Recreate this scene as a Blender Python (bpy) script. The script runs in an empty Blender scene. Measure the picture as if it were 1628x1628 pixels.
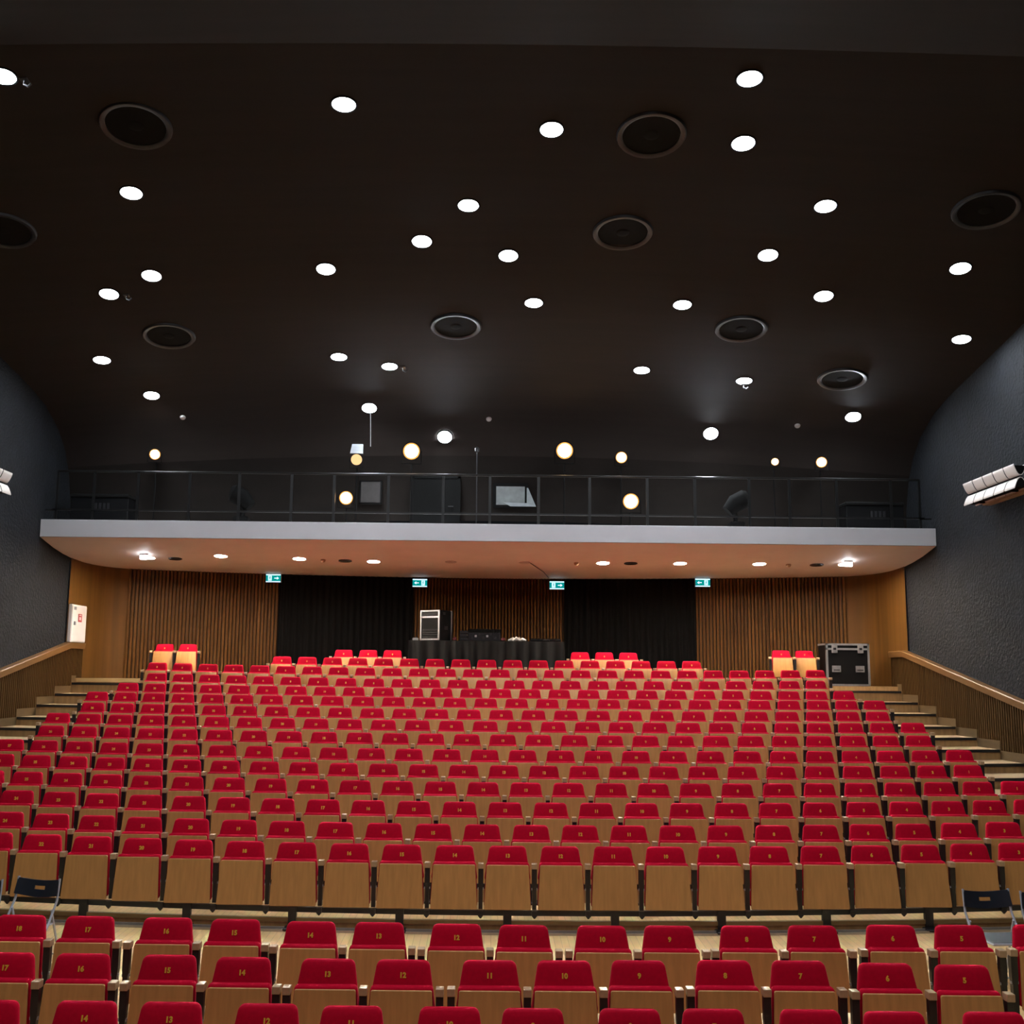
import bpy, math, random
from mathutils import Vector, Matrix
random.seed(7)
PI=math.pi
sc=bpy.context.scene
COL=sc.collection
# ------------------------------------------------------------------ render view
sc.view_settings.view_transform='Standard'; sc.view_settings.look='None'
sc.view_settings.gamma=1.0; sc.view_settings.use_curve_mapping=False
sc.view_settings.exposure=0.0
sc.cycles.use_denoising=True
sc.cycles.max_bounces=6; sc.cycles.sample_clamp_indirect=6.0
w=bpy.data.worlds.new('hall_dark'); sc.world=w; w.use_nodes=True
w.node_tree.nodes['Background'].inputs[0].default_value=(0.02,0.022,0.025,1)
w.node_tree.nodes['Background'].inputs[1].default_value=0.3

# ------------------------------------------------------------------ materials
def srgb(r,g,b):
    f=lambda c:(c/12.92 if c<=.04045 else ((c+.055)/1.055)**2.4)
    return (f(r/255),f(g/255),f(b/255),1)
MATS={}
def mat(name,col,rough=.6,metal=0,noise=0,nscale=(8,8,8),bump=0,bscale=30,sheen=0,spec=.5,emit=None,estr=0,rand=0,dark=.6,coat=0,detail=4):
    m=bpy.data.materials.new(name); m.use_nodes=True; MATS[name]=m
    nt=m.node_tree; P=nt.nodes['Principled BSDF']
    P.inputs['Base Color'].default_value=col; P.inputs['Roughness'].default_value=rough
    P.inputs['Metallic'].default_value=metal; P.inputs['Specular IOR Level'].default_value=spec
    if coat: P.inputs['Coat Weight'].default_value=coat; P.inputs['Coat Roughness'].default_value=.25
    if sheen:
        P.inputs['Sheen Weight'].default_value=sheen; P.inputs['Sheen Roughness'].default_value=.25
        P.inputs['Sheen Tint'].default_value=(1,.16,.22,1)
    if emit:
        P.inputs['Emission Color'].default_value=emit; P.inputs['Emission Strength'].default_value=estr
    N=nt.nodes.new; Lk=nt.links.new
    if noise or rand or bump:
        tc=N('ShaderNodeTexCoord'); mp=N('ShaderNodeMapping'); Lk(tc.outputs['Object'],mp.inputs['Vector'])
        mp.inputs['Scale'].default_value=nscale
    last=None
    if noise:
        t=N('ShaderNodeTexNoise'); t.inputs['Scale'].default_value=1; t.inputs['Detail'].default_value=detail
        if rand:
            oi=N('ShaderNodeObjectInfo'); ad=N('ShaderNodeVectorMath'); ad.operation='ADD'
            ml=N('ShaderNodeVectorMath'); ml.operation='SCALE'; ml.inputs[3].default_value=37.
            cx=N('ShaderNodeCombineXYZ'); Lk(oi.outputs['Random'],cx.inputs[0]); Lk(oi.outputs['Random'],cx.inputs[2])
            Lk(cx.outputs[0],ml.inputs[0]); Lk(mp.outputs[0],ad.inputs[0]); Lk(ml.outputs[0],ad.inputs[1]); Lk(ad.outputs[0],t.inputs['Vector'])
        else: Lk(mp.outputs[0],t.inputs['Vector'])
        mr=N('ShaderNodeMapRange'); mr.inputs[1].default_value=.3; mr.inputs[2].default_value=.7
        mr.inputs[3].default_value=1-noise; mr.inputs[4].default_value=1+noise*.6
        Lk(t.outputs['Fac'],mr.inputs[0]); last=mr.outputs[0]
    if rand:
        oi2=N('ShaderNodeObjectInfo'); mr2=N('ShaderNodeMapRange'); mr2.inputs[3].default_value=1-rand; mr2.inputs[4].default_value=1+rand
        Lk(oi2.outputs['Random'],mr2.inputs[0])
        if last is not None:
            mm=N('ShaderNodeMath'); mm.operation='MULTIPLY'; Lk(last,mm.inputs[0]); Lk(mr2.outputs[0],mm.inputs[1]); last=mm.outputs[0]
        else: last=mr2.outputs[0]
    if last is not None:
        vm=N('ShaderNodeVectorMath'); vm.operation='SCALE'; vm.inputs[0].default_value=col[:3]
        Lk(last,vm.inputs[3]); Lk(vm.outputs[0],P.inputs['Base Color'])
    if bump:
        b=N('ShaderNodeTexNoise'); b.inputs['Scale'].default_value=bscale; b.inputs['Detail'].default_value=3
        Lk(tc.outputs['Object'],b.inputs['Vector'])
        bp=N('ShaderNodeBump'); bp.inputs['Strength'].default_value=bump; bp.inputs['Distance'].default_value=.03
        Lk(b.outputs['Fac'],bp.inputs['Height']); Lk(bp.outputs[0],P.inputs['Normal'])
    return m
def parquet(name,c1,c2,bw,bh,rough,rot=0):
    m=bpy.data.materials.new(name); m.use_nodes=True; nt=m.node_tree; P=nt.nodes['Principled BSDF']
    N=nt.nodes.new; Lk=nt.links.new
    tc=N('ShaderNodeTexCoord'); mp=N('ShaderNodeMapping'); mp.inputs['Rotation'].default_value=(0,0,rot); Lk(tc.outputs['Object'],mp.inputs['Vector'])
    br=N('ShaderNodeTexBrick'); br.inputs['Color1'].default_value=c1; br.inputs['Color2'].default_value=c2
    br.inputs['Mortar'].default_value=tuple(x*.55 for x in c1[:3])+(1,)
    br.inputs['Scale'].default_value=1; br.inputs['Mortar Size'].default_value=.0025
    br.inputs['Brick Width'].default_value=bw; br.inputs['Row Height'].default_value=bh
    Lk(mp.outputs[0],br.inputs['Vector']); 
    nz=N('ShaderNodeTexNoise'); nz.inputs['Scale'].default_value=5; nz.inputs['Detail'].default_value=5
    Lk(tc.outputs['Object'],nz.inputs['Vector'])
    mx=N('ShaderNodeMix'); mx.data_type='RGBA'; mx.blend_type='MULTIPLY'; mx.inputs[0].default_value=.35
    Lk(br.outputs['Color'],mx.inputs[6]); Lk(nz.outputs['Color'],mx.inputs[7]); Lk(mx.outputs[2],P.inputs['Base Color'])
    P.inputs['Roughness'].default_value=rough
    return m
M_red=mat('red_velvet',(0.385,0.0003,0.017,1),rough=.8,noise=.10,nscale=(40,40,40),bump=.12,bscale=260,sheen=.35,spec=.08,rand=.06)
M_ply=mat('beech_plywood',(0.42,0.212,0.066,1),rough=.45,noise=.14,nscale=(26,4,3.2),rand=.06,spec=.4)
M_arm=mat('beech_armrest',(0.36,0.24,0.13,1),rough=.3,noise=.12,nscale=(30,6,30),coat=.3)
M_blk=mat('black_steel',(0.012,0.012,0.013,1),rough=.4,metal=.3,noise=.2,nscale=(9,9,9))
M_chr=mat('chrome',(0.50,0.54,0.60,1),rough=.25,metal=.45,noise=.05)
M_gold=mat('gold_thread',(0.62,0.33,0.03,1),rough=.5,noise=.1,nscale=(60,60,60))
M_blue=mat('navy_plastic',(0.010,0.014,0.022,1),rough=.38,noise=.15,nscale=(15,15,15))
M_seatgrey=mat('grey_plastic',(0.05,0.055,0.06,1),rough=.45,noise=.15,nscale=(15,15,15))
M_floor=parquet('light_parquet',(0.86,0.59,0.28,1),(0.74,0.49,0.22,1),.9,.07,.32,PI/2)
M_tier=parquet('tier_boards',(0.62,0.46,0.26,1),(0.52,0.37,0.2,1),1.2,.09,.28,0)
M_riser=mat('oak_riser',(0.29,0.17,0.07,1),rough=.45,noise=.25,nscale=(14,14,2))
M_nose=mat('wood_nosing',(0.15,0.085,0.028,1),rough=.4,noise=.2,nscale=(2,14,14))
M_nblk=mat('black_nosing',(0.006,0.006,0.007,1),rough=.5,noise=.2)
M_brass=mat('brass_strip',(0.42,0.30,0.14,1),rough=.4,metal=.25,noise=.15,nscale=(3,8,8))
M_rail=mat('steel_channel',(0.48,0.46,0.43,1),rough=.35,metal=.8,noise=.15)
M_slat=mat('oak_slats',(0.100,0.043,0.0085,1),rough=.5,noise=.35,nscale=(9,9,.35),spec=.12)
M_gap=mat('slat_backing',(0.022,0.009,0.003,1),rough=.8,noise=.2)
M_smooth=mat('oak_planks',(0.088,0.039,0.0080,1),rough=.45,noise=.28,nscale=(7,7,.25),spec=.2)
M_cap=mat('oak_rail',(0.115,0.053,0.0135,1),rough=.5,noise=.25,nscale=(8,.5,8))
M_base=mat('oak_skirting',(0.068,0.042,0.016,1),rough=.5,noise=.25,nscale=(8,2,8))
M_wains=mat('dark_oak_slats',(0.046,0.0235,0.0075,1),rough=.55,spec=.08,noise=.3,nscale=(9,9,.4))
M_wall=mat('sprayed_plaster',(0.0043,0.0057,0.0082,1),spec=.25,rough=.85,noise=.45,nscale=(3,3,3),bump=.8,bscale=16,detail=9)
M_ceil=mat('dark_ceiling',(0.0155,0.0112,0.0094,1),rough=.85,noise=.12,nscale=(.4,6,3),spec=.2)
M_bk=mat('gallery_black',(0.0092,0.0068,0.0056,1),rough=.85,noise=.2,nscale=(1,1,3),spec=.15)
M_ceilf=mat('dark_ceiling_front',(0.0145,0.0132,0.0135,1),rough=.8,noise=.12,nscale=(.4,6,3),spec=.3)
M_fasc=mat('grey_fascia_paint',(0.385,0.38,0.388,1),rough=.6,noise=.04,nscale=(2,2,2))
M_white=mat('soffit_paint',(0.88,0.81,0.765,1),rough=.6,noise=.04,nscale=(2,2,2))
M_black=mat('black_cloth',(0.0035,0.0035,0.0038,1),rough=.95,noise=.3,nscale=(8,8,2),spec=.1)
M_skirt=mat('black_satin',(0.0016,0.0018,0.0023,1),spec=.2,rough=.7,noise=.3,nscale=(8,8,2))
M_ink=mat('matt_black',(0.003,0.003,0.003,1),rough=.8,noise=.2,spec=.12)
M_gry=mat('dark_grey_metal',(0.03,0.03,0.033,1),rough=.4,metal=.6,noise=.2)
M_railm=mat('railing_metal',(0.012,0.012,0.012,1),rough=.3,metal=.5,noise=.1)
M_alu=mat('brushed_aluminium',(0.55,0.56,0.58,1),rough=.32,metal=.85,noise=.12,nscale=(20,20,4))
M_case=mat('case_laminate',(0.003,0.003,0.0035,1),spec=.12,rough=.5,noise=.2,nscale=(30,30,30))
M_dev=mat('device_front',(0.012,0.012,0.014,1),rough=.35,metal=.4,noise=.3,nscale=(30,30,60))
M_silv=mat('lamp_silver',(0.085,0.09,0.097,1),rough=.5,noise=.2,nscale=(8,8,30))
M_pane=mat('booth_glass',(0.15,0.165,0.165,1),rough=.25,noise=.25,nscale=(5,5,5))
M_pane2=mat('booth_glass_dim',(0.03,0.027,0.026,1),rough=.25,noise=.2,nscale=(4,4,4))
M_paper=mat('pale_paper',(0.24,0.265,0.275,1),rough=.7,noise=.1,nscale=(9,9,9))
M_wh=mat('white_enamel',(0.56,0.55,0.54,1),rough=.4,noise=.05,nscale=(4,4,4))
M_signred=mat('sign_red',(0.30,0.02,0.025,1),rough=.5,noise=.2,nscale=(60,60,60))
M_sgrey=mat('sign_grey',(0.16,0.18,0.2,1),rough=.5,noise=.1)
M_shade=mat('cream_shade',(0.62,0.57,0.52,1),rough=.5,noise=.06,nscale=(5,5,5))
M_beige=mat('beige_bar',(0.36,0.24,0.14,1),rough=.5,noise=.15,nscale=(2,12,12))
M_pull=mat('device_red',(0.10,0.01,0.012,1),rough=.6,noise=.2)
M_cotton=mat('white_cotton',(0.72,0.70,0.69,1),rough=.9,noise=.15,nscale=(20,20,20))
def emis(name,col,s):
    m=bpy.data.materials.new(name); m.use_nodes=True; nt=m.node_tree; nt.nodes.remove(nt.nodes['Principled BSDF'])
    e=nt.nodes.new('ShaderNodeEmission'); e.inputs[0].default_value=col; e.inputs[1].default_value=s
    # faint procedural unevenness of the diffuser
    t=nt.nodes.new('ShaderNodeTexNoise'); t.inputs['Scale'].default_value=3
    r=nt.nodes.new('ShaderNodeMapRange'); r.inputs[3].default_value=.95*s; r.inputs[4].default_value=1.05*s
    nt.links.new(t.outputs['Fac'],r.inputs[0]); nt.links.new(r.outputs[0],e.inputs[1])
    nt.links.new(e.outputs[0],nt.nodes['Material Output'].inputs[0]); return m
COOL=(0.86,0.93,1.0,1)
L_DOWN=330.0
M_lamp=emis('cool_lamp',COOL,L_DOWN)
M_soff=emis('soffit_lamp',(1.0,0.84,0.68,1),880.0)
M_emer=emis('emergency_lamp',(0.95,0.95,1.0,1),25.0)
M_spotl=emis('tungsten_lens',(1.0,0.62,0.30,1),40.0)
M_spotr=emis('tungsten_rim',(1.0,0.42,0.10,1),1.5)
M_spotd=emis('tungsten_lens_dim',(1.0,0.60,0.28,1),1.3)
M_exg=emis('exit_green',(0.0,0.30,0.30,1),1.0)
M_exw=emis('exit_white',(0.55,0.85,1.0,1),1.6)

# ------------------------------------------------------------------ mesh building
class MB:
    def __init__(s): s.v=[];s.f=[];s.m=[];s.mats=[];s.cur=0
    def use(s,m):
        if m not in s.mats: s.mats.append(m)
        s.cur=s.mats.index(m); return s
    def add(s,vs,fs,M=None):
        o=len(s.v)
        for q in vs:
            q=Vector(q)
            if M is not None: q=M@q
            s.v.append(tuple(q))
        for f in fs: s.f.append(tuple(i+o for i in f)); s.m.append(s.cur)
        return s
    def box(s,x0,x1,y0,y1,z0,z1,M=None):
        return s.add([(x0,y0,z0),(x1,y0,z0),(x1,y1,z0),(x0,y1,z0),(x0,y0,z1),(x1,y0,z1),(x1,y1,z1),(x0,y1,z1)],
          [(0,3,2,1),(4,5,6,7),(0,1,5,4),(1,2,6,5),(2,3,7,6),(3,0,4,7)],M)
    def bbox(s,x0,x1,y0,y1,z0,z1,b=.004,M=None):   # softened box
        rings=[]
        for z,i in ((z0,b),(z0+b,0),(z1-b,0),(z1,b)):
            X0,X1,Y0,Y1=x0+i,x1-i,y0+i,y1-i; c=b*.7
            rings.append([(X0+c,Y0,z),(X1-c,Y0,z),(X1,Y0+c,z),(X1,Y1-c,z),(X1-c,Y1,z),(X0+c,Y1,z),(X0,Y1-c,z),(X0,Y0+c,z)])
        return s.loft(rings,M=M)
    def loft(s,rings,caps=True,closed=True,M=None):
        n=len(rings[0]); vs=[p for r in rings for p in r]; fs=[]
        for i in range(len(rings)-1):
            for j in range(n if closed else n-1):
                k=(j+1)%n; fs.append((i*n+j,i*n+k,(i+1)*n+k,(i+1)*n+j))
        if caps and closed:
            fs.append(tuple(range(n))[::-1]); fs.append(tuple((len(rings)-1)*n+j for j in range(n)))
        return s.add(vs,fs,M)
    def tube(s,pts,r,n=8,caps=True):
        pts=[Vector(p) for p in pts]; rings=[]
        for i,p in enumerate(pts):
            d=(pts[min(i+1,len(pts)-1)]-pts[max(i-1,0)]).normalized()
            a=d.cross(Vector((0,0,1)));
            if a.length<1e-3: a=Vector((1,0,0))
            a.normalize(); b=d.cross(a); rr=r[i] if isinstance(r,(list,tuple)) else r
            rings.append([tuple(p+a*math.cos(2*PI*k/n)*rr+b*math.sin(2*PI*k/n)*rr) for k in range(n)])
        return s.loft(rings,caps)
    def lathe(s,prof,n=28,M=None,caps=True):
        return s.loft([[(r*math.cos(2*PI*k/n),r*math.sin(2*PI*k/n),z) for k in range(n)] for r,z in prof],caps,M=M)
    def data(s,name,smooth=35):
        me=bpy.data.meshes.new(name); me.from_pydata(s.v,[],s.f)
        for m in s.mats: me.materials.append(m)
        if len(s.mats)>1: me.polygons.foreach_set('material_index',s.m)
        me.update()
        import bmesh
        bm=bmesh.new(); bm.from_mesh(me); bmesh.ops.recalc_face_normals(bm,faces=bm.faces); bm.to_mesh(me); bm.free()
        if smooth:
            me.polygons.foreach_set('use_smooth',[True]*len(me.polygons)); me.set_sharp_from_angle(angle=math.radians(smooth))
        return me
def link(name,me,parent=None,loc=None,rot=None):
    o=bpy.data.objects.new(name,me); COL.objects.link(o)
    if parent: o.parent=parent
    if loc: o.location=loc
    if rot: o.rotation_euler=rot
    return o
def build(name,mb,m=None,parent=None,smooth=35):
    if m is not None:
        mb.mats=[m]; mb.m=[0]*len(mb.f)
    return link(name,mb.data(name,smooth),parent)
def tag(o,label,cat,group=None,kind=None):
    if label: o['label']=label
    if cat: o['category']=cat
    if group: o['group']=group
    if kind: o['kind']=kind
    return o
def struct(o,label,cat='structure'):
    o['label']=label; o['kind']='structure'; o['category']=cat; return o
def thing(name,label,cat,loc=(0,0,0),rz=0,group=None):
    o=bpy.data.objects.new(name,None); COL.objects.link(o); o.empty_display_size=.1
    o.location=loc; o.rotation_euler=(0,0,rz); return tag(o,label,cat,group)
ORD=['zeroth','first','second','third','fourth','fifth','sixth','seventh','eighth','ninth','tenth','eleventh','twelfth','thirteenth','fourteenth','fifteenth','sixteenth','seventeenth','eighteenth','nineteenth','twentieth','twenty-first','twenty-second','twenty-third','twenty-fourth','twenty-fifth','twenty-sixth','twenty-seventh','twenty-eighth','twenty-ninth','thirtieth']

# ------------------------------------------------------------------ hall geometry (metres, stage side = -Y, hall axis = X 0)
BOW=.011
ARM=.64
ROWY={r:10.95+.865*(r-4) for r in range(4,20)}
ROWZ={4:.7228,5:.8178,6:.9639,7:1.1149,8:1.2604,9:1.4089,10:1.5862,11:1.7522,12:1.9093,13:2.0854,14:2.2452,15:2.4073,16:2.6253,17:2.837,18:3.042}
ROWE={4:.0011,5:.00108,6:.00097,7:.0007,8:.0007,9:.00068,10:.00061,11:.00055,12:.00061,13:.00055,14:.00064,15:.00144,16:.00141,17:.00133,18:.0012}
ROWP={4:.5535,5:.5554,6:.5563,7:.5573,8:.5584,9:.5594,10:.5600,11:.5606,12:.5605,13:.5612,14:.5606,15:.5603,16:.5608,17:.5594}
ROWN={4:26,5:27,6:26,7:27,8:26,9:27,10:26,11:27,12:26,13:27,14:26,15:25,16:26,17:17}
ROWX={4:-.038,5:-.033,6:-.036,7:-.03,8:-.026,9:-.016,10:-.018,11:-.012,12:-.02,13:-.01,14:-.012,15:-.008,16:-.005,17:0}
def rowY(r,X): return ROWY[r]+BOW*X*X
def armZ(r,X): return ROWZ[r]+ROWE[r]*X*X-.001*X
def tierZ(r,X): return ROWZ[r]-.665+(.023 if r==18 else 0)
LAND=2.50
WX=9.35
def lerp(t,x):
    if x<=t[0][0]: return t[0][1]
    for (a,b),(c,d) in zip(t,t[1:]):
        if x<=c: return b+(d-b)*(x-a)/(c-a)
    return t[-1][1]
FL=[(-8,-.9),(3,-.56),(6.88,-.25),(7.63,-.175),(8.37,-.102),(9.4,-.035),(10.4,.03),(11.4,.06)]
ZS=[(-8,9.6),(4,9.75),(11.22,9.87),(12.6,9.75),(15.5,9.3),(17.2,8.9),(18.9,8.62),(20.4,8.38),(21.1,8.2),(21.8,7.86),(22.2,7.5),(22.42,7.15),(22.5,7.0),(22.68,6.4),(22.72,5.7)]
def ceilZ(X,Y):
    k=1-(X/WX)**2
    return lerp(ZS,Y-.4*k)+.45*k
def ceilN(X,Y):
    e=.06; dx=(ceilZ(X+e,Y)-ceilZ(X-e,Y))/(2*e); dy=(ceilZ(X,Y+e)-ceilZ(X,Y-e))/(2*e)
    return Vector((dx,dy,-1)).normalized()
def wallY(X): return 26.5-.0195*X*X
RAIL=[(3,.40),(10.9,1.03),(14.4,1.60),(18.03,2.30),(22.95,3.28),(24,3.28)]

# floor
mb=MB(); ys=[-8,3,5,6.88,7.63,8.37,9.4,10.4,11.5]
for a,b in zip(ys,ys[1:]):
    mb.add([(-WX,a,lerp(FL,a)),(WX,a,lerp(FL,a)),(WX,b,lerp(FL,b)),(-WX,b,lerp(FL,b))],[(0,1,2,3)])
struct(build('floor',mb,M_floor,smooth=0),'light parquet floor under the loose front rows','floor')
# stepped tiers
mb=MB(); xs=[-WX+i*(2*WX/36) for i in range(37)]
def front(r,X): return ROWY[r]-.86+BOW*X*X
for r in range(5,19):
    for a,b in zip(xs,xs[1:]):
        za,zb=tierZ(r,a),tierZ(r,b)
        la=lerp(FL,front(r,a)) if r==5 else tierZ(r-1,a); lb=lerp(FL,front(r,b)) if r==5 else tierZ(r-1,b)
        fa,fb=front(r,a),front(r,b)
        ba,bb=(front(r+1,a),front(r+1,b)) if r<18 else (27,27)
        mb.use(M_riser).add([(a,fa,la),(b,fb,lb),(b,fb,zb),(a,fa,za)],[(0,1,2,3)]); mb.use(M_floor if r==5 else M_tier).add([(a,fa,za),(b,fb,zb),(b,bb,zb),(a,ba,za)],[(0,1,2,3)])
struct(build('floor_tiers',mb,None,smooth=0),'wooden stepped tiers that carry the fixed seat rows','floor')
mb=MB().box(-WX,WX,23.35,27,2.2,LAND)
struct(build('floor_landing',mb,M_riser,smooth=0),'wooden landing along the rear wall under the balcony','floor')
# first step nosing and floor channel
def strip(mb,r,x0,x1,dy0,dy1,dz0,dz1,n=14):
    rings=[]
    for i in range(n+1):
        X=x0+(x1-x0)*i/n; y=front(r,X); z=tierZ(r,X)
        rings.append([(X,y+dy0,z+dz0),(X,y+dy1,z+dz0),(X,y+dy1,z+dz1),(X,y+dy0,z+dz1)])
    return mb.loft(rings)
mb=strip(MB(),5,-9.3,9.3,-.02,.03,-.035,.004,30)
struct(build('trim_1',mb,M_nose,smooth=0),'brown wooden nosing along the first step','trim')
mb=MB()
for X0,X1 in ((-6,6),):
    for i in range(24):
        a=X0+(X1-X0)*i/24; b=X0+(X1-X0)*(i+1)/24
        for y0,y1,h in ((-.13,-.10,.022),(-.075,-.045,.03)):
            za=lerp(FL,front(5,a)+y0); 
            mb.add([(a,front(5,a)+y0,za),(b,front(5,b)+y0,za),(b,front(5,b)+y1,za),(a,front(5,a)+y1,za),(a,front(5,a)+y0,za+h),(b,front(5,b)+y0,za+h),(b,front(5,b)+y1,za+h),(a,front(5,a)+y1,za+h)],[(0,3,2,1),(4,5,6,7),(0,1,5,4),(1,2,6,5),(2,3,7,6),(3,0,4,7)])
struct(build('trim_2',mb,M_rail,smooth=0),'metal floor channel at the foot of the first step','trim')
for side,nm in ((-1,'left'),(1,'right')):
    mb=MB()
    for r in range(6,19):
        hw=min(ROWN.get(r,17)*.56/2,ROWN[r-1]*.56/2)+.05
        if r>=17: hw=6.9
        strip(mb,r,side*hw,side*9.27,-.012,.03,-.045,.006,5)
    struct(build('trim_%d'%(3 if side<0 else 4),mb,M_nblk,smooth=0),'black edging of the aisle steps by the %s wall'%nm,'trim')
mb=MB().box(-WX+.1,-5.6,23.33,23.36,2.42,LAND+.004)
struct(build('trim_5',mb,M_brass,smooth=0),'brass edge of the rear landing','trim')

# side walls (dark sprayed plaster), wainscot slats, rails, skirting
for side,nm in ((-1,'left'),(1,'right')):
    mb=MB(); x=side*(WX+.03); n=40
    Ys=[-8+i*(22.86+8)/n for i in range(n+1)]
    for a,b in zip(Ys,Ys[1:]):
        for k in range(10):
            z0=lambda Y,t:-1+(11.2)*t
            mb.add([(x,a,z0(a,k/10)),(x,b,z0(b,k/10)),(x,b,z0(b,(k+1)/10)),(x,a,z0(a,(k+1)/10))],[(0,1,2,3)])
    struct(build('wall_'+nm,mb,M_wall,smooth=0),'dark blue grey textured side wall on the '+nm,'wall')
    # upper side wall beside the balcony
    mb=MB(); mb.add([(x,22.86,5.1),(x,27,5.1),(x,27,9),(x,22.86,9)],[(0,1,2,3)])
    struct(build('wall_'+nm+'_upper',mb,M_wall,smooth=0),'dark wall beside the balcony on the '+nm,'wall')
    mb=MB(); Y=6.0; xi=side*(WX-.06); xo=side*(WX+.02)
    while Y<23.7:
        zt=lerp(RAIL,Y+.02); zb=-1.0 if Y<9 else zt-1.25
        mb.use(M_wains).box(min(xi,xo),max(xi,xo),Y,Y+.046,zb,zt); Y+=.083
    mb.use(M_gap).add([(xo-side*.015,6,-1),(xo-side*.015,23.7,-1),(xo-side*.015,23.7,3.27),(xo-side*.015,18.03,2.26),(xo-side*.015,14.4,1.58),(xo-side*.015,10.9,1.03),(xo-side*.015,6,.6)],[(0,1,2,3,4,5,6)])
    struct(build('wall_wainscot_'+nm,mb,None,smooth=0),'dark slatted wainscot along the %s aisle'%nm,'wall')
    mb=MB(); rings=[]
    for Y in (6,8,10.9,12.6,14.4,16.2,18.03,20.5,22.9,22.99,23.72):
        z=lerp(RAIL,Y); a=side*(WX-.10); b=side*(WX+.03)
        rings.append([(a,Y,z-.12),(b,Y,z-.12),(b,Y,z+.02),(a,Y,z+.02),(a-side*.015,Y,z)])
    mb.loft(rings)
    struct(build('trim_%d'%(6 if side<0 else 7),mb,M_cap,smooth=0),'oak handrail capping the %s wainscot'%nm,'trim')
    mb=MB()
    for r in range(6,19):
        y0=front(r,9.3); y1=front(r+1,9.3) if r<18 else 23.35
        a=side*(WX-.065); b=side*(WX+.01)
        mb.box(min(a,b),max(a,b),y0,y1+.04,tierZ(r,9.3)-.3,tierZ(r,9.3)+.16)
    struct(build('baseboard_'+nm,mb,M_base,smooth=0),'stepped wooden skirting along the %s aisle stairs'%nm,'baseboard')
    # smooth curved oak corner
    path=[(-9.34,22.84),(-9.34,23.3),(-9.335,23.7),(-9.30,24.05),(-9.21,24.4),(-9.05,24.7),(-8.75,wallY(8.75))]
    mb=MB(); vs=[];fs=[]
    for X,Y in path: vs+= [(-side*X,Y,2.3),(-side*X,Y,5.5)]
    for i in range(len(path)-1): fs.append((2*i,2*i+2,2*i+3,2*i+1))
    mb.add(vs,fs)
    struct(build('wall_corner_'+nm,mb,M_smooth),'curved smooth oak panelling in the rear %s corner'%nm,'wall')
# slatted rear wall
mb=MB(); X=-8.75
while X<8.75:
    a,b2=X+.046,X+.083; ya,yb_,yc=wallY(X),wallY(a),wallY(b2); d=.06
    def q(x0,y0,x1,y1): mb.add([(x0,y0,2.3),(x1,y1,2.3),(x1,y1,5.5),(x0,y0,5.5)],[(0,1,2,3)])
    mb.use(M_slat); q(X,ya-d,a,yb_-d); q(X,ya,X,ya-d); q(a,yb_-d,a,yb_)
    mb.use(M_gap); q(a,yb_,b2,yc); X=b2
struct(build('wall_back',mb,None,smooth=0),'oak slatted rear wall beneath the balcony','wall')

# ceiling
def ceil_mesh(ys,m,name,label):
    mb=MB(); n=30; vs=[];fs=[]
    xs=[-WX-.04+i*(2*WX+.08)/n for i in range(n+1)]
    for y in ys:
        for X in xs:
            Xc=max(-WX,min(WX,X)); k=1-(Xc/WX)**2
            vs.append((X,y+.4*k,lerp(ZS,y)+.45*k))
    for j in range(len(ys)-1):
        for i in range(n): a=j*(n+1)+i; fs.append((a,a+1,a+n+2,a+n+1))
    mb.add(vs,fs); return struct(build(name,mb,m,smooth=20),label,'ceiling')
ceil_mesh([11.22,12.05,12.6,13.5,14.5,15.5,16.3,17.2,18,18.9,19.6,20.4,20.75,21.1,21.45,21.8,22,22.2,22.32,22.42],M_ceil,'ceiling','dark brown ceiling curving down behind the balcony')
ceil_mesh([-8,-2,4,8,11.22],M_ceilf,'ceiling_front','dark grey ceiling field nearest the stage')

ceil_mesh([22.42,22.5,22.6,22.68,22.70,22.72],M_bk,'wall_back_upper','black rear wall of the balcony under the ceiling curve')
# balcony slab: fascia and soffit
prof=[(27,5.78),(21.2,5.797),(21.19,5.79),(21.2,5.435),(21.22,5.425),(21.5,5.365),(21.9,5.285),(22.4,5.215),(22.9,5.17),(23.5,5.15),(24.2,5.15),(27,5.15)]
mb=MB(); rings=[]
for i in range(25):
    X=-WX-.01+i*(2*WX+.02)/24; rings.append([(X,y,z) for y,z in prof])
mb.use(M_white); mb.loft(rings,caps=True,closed=True); mb.use(M_fasc)
n=len(prof)
for q in range(24*n):
    if 1<=q%n<=3: mb.m[q]=1
mb.mats=[M_white,M_fasc]
struct(build('balcony_slab',mb,None,smooth=20),'white balcony front with its pale curved underside','balcony')
# ------------------------------------------------------------------ balcony railing
rl=thing('balcony_railing','dark metal railing along the top edge of the white balcony','railing',(0,21.35,5.8))
px=[-8.35,-7.42,-6.33,-5.28,-4.17,-3.27,-2.12,-.96,.03,1.06,2.14,3.36,4.37,5.52,6.37,7.37,8.52]
for i,X in enumerate(px): build('post',MB().box(X-.028,X+.028,-.01,.012,0,1.05),M_railm,rl,0)
build('top_rail',MB().tube([(-9.12,0,1.06),(9.12,0,1.06)],.024,10),M_railm,rl)
build('lower_rail',MB().box(-9.2,9.2,-.02,.02,.215,.25),M_railm,rl,0)
for s in (-1,1):
    build('end_frame',MB().box(min(s*9.1,s*9.14),max(s*9.1,s*9.14),-.02,.02,0,1.06).box(min(s*9.1,s*9.34),max(s*9.1,s*9.34),-.02,.02,.2,.235),M_railm,rl,0)
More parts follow.
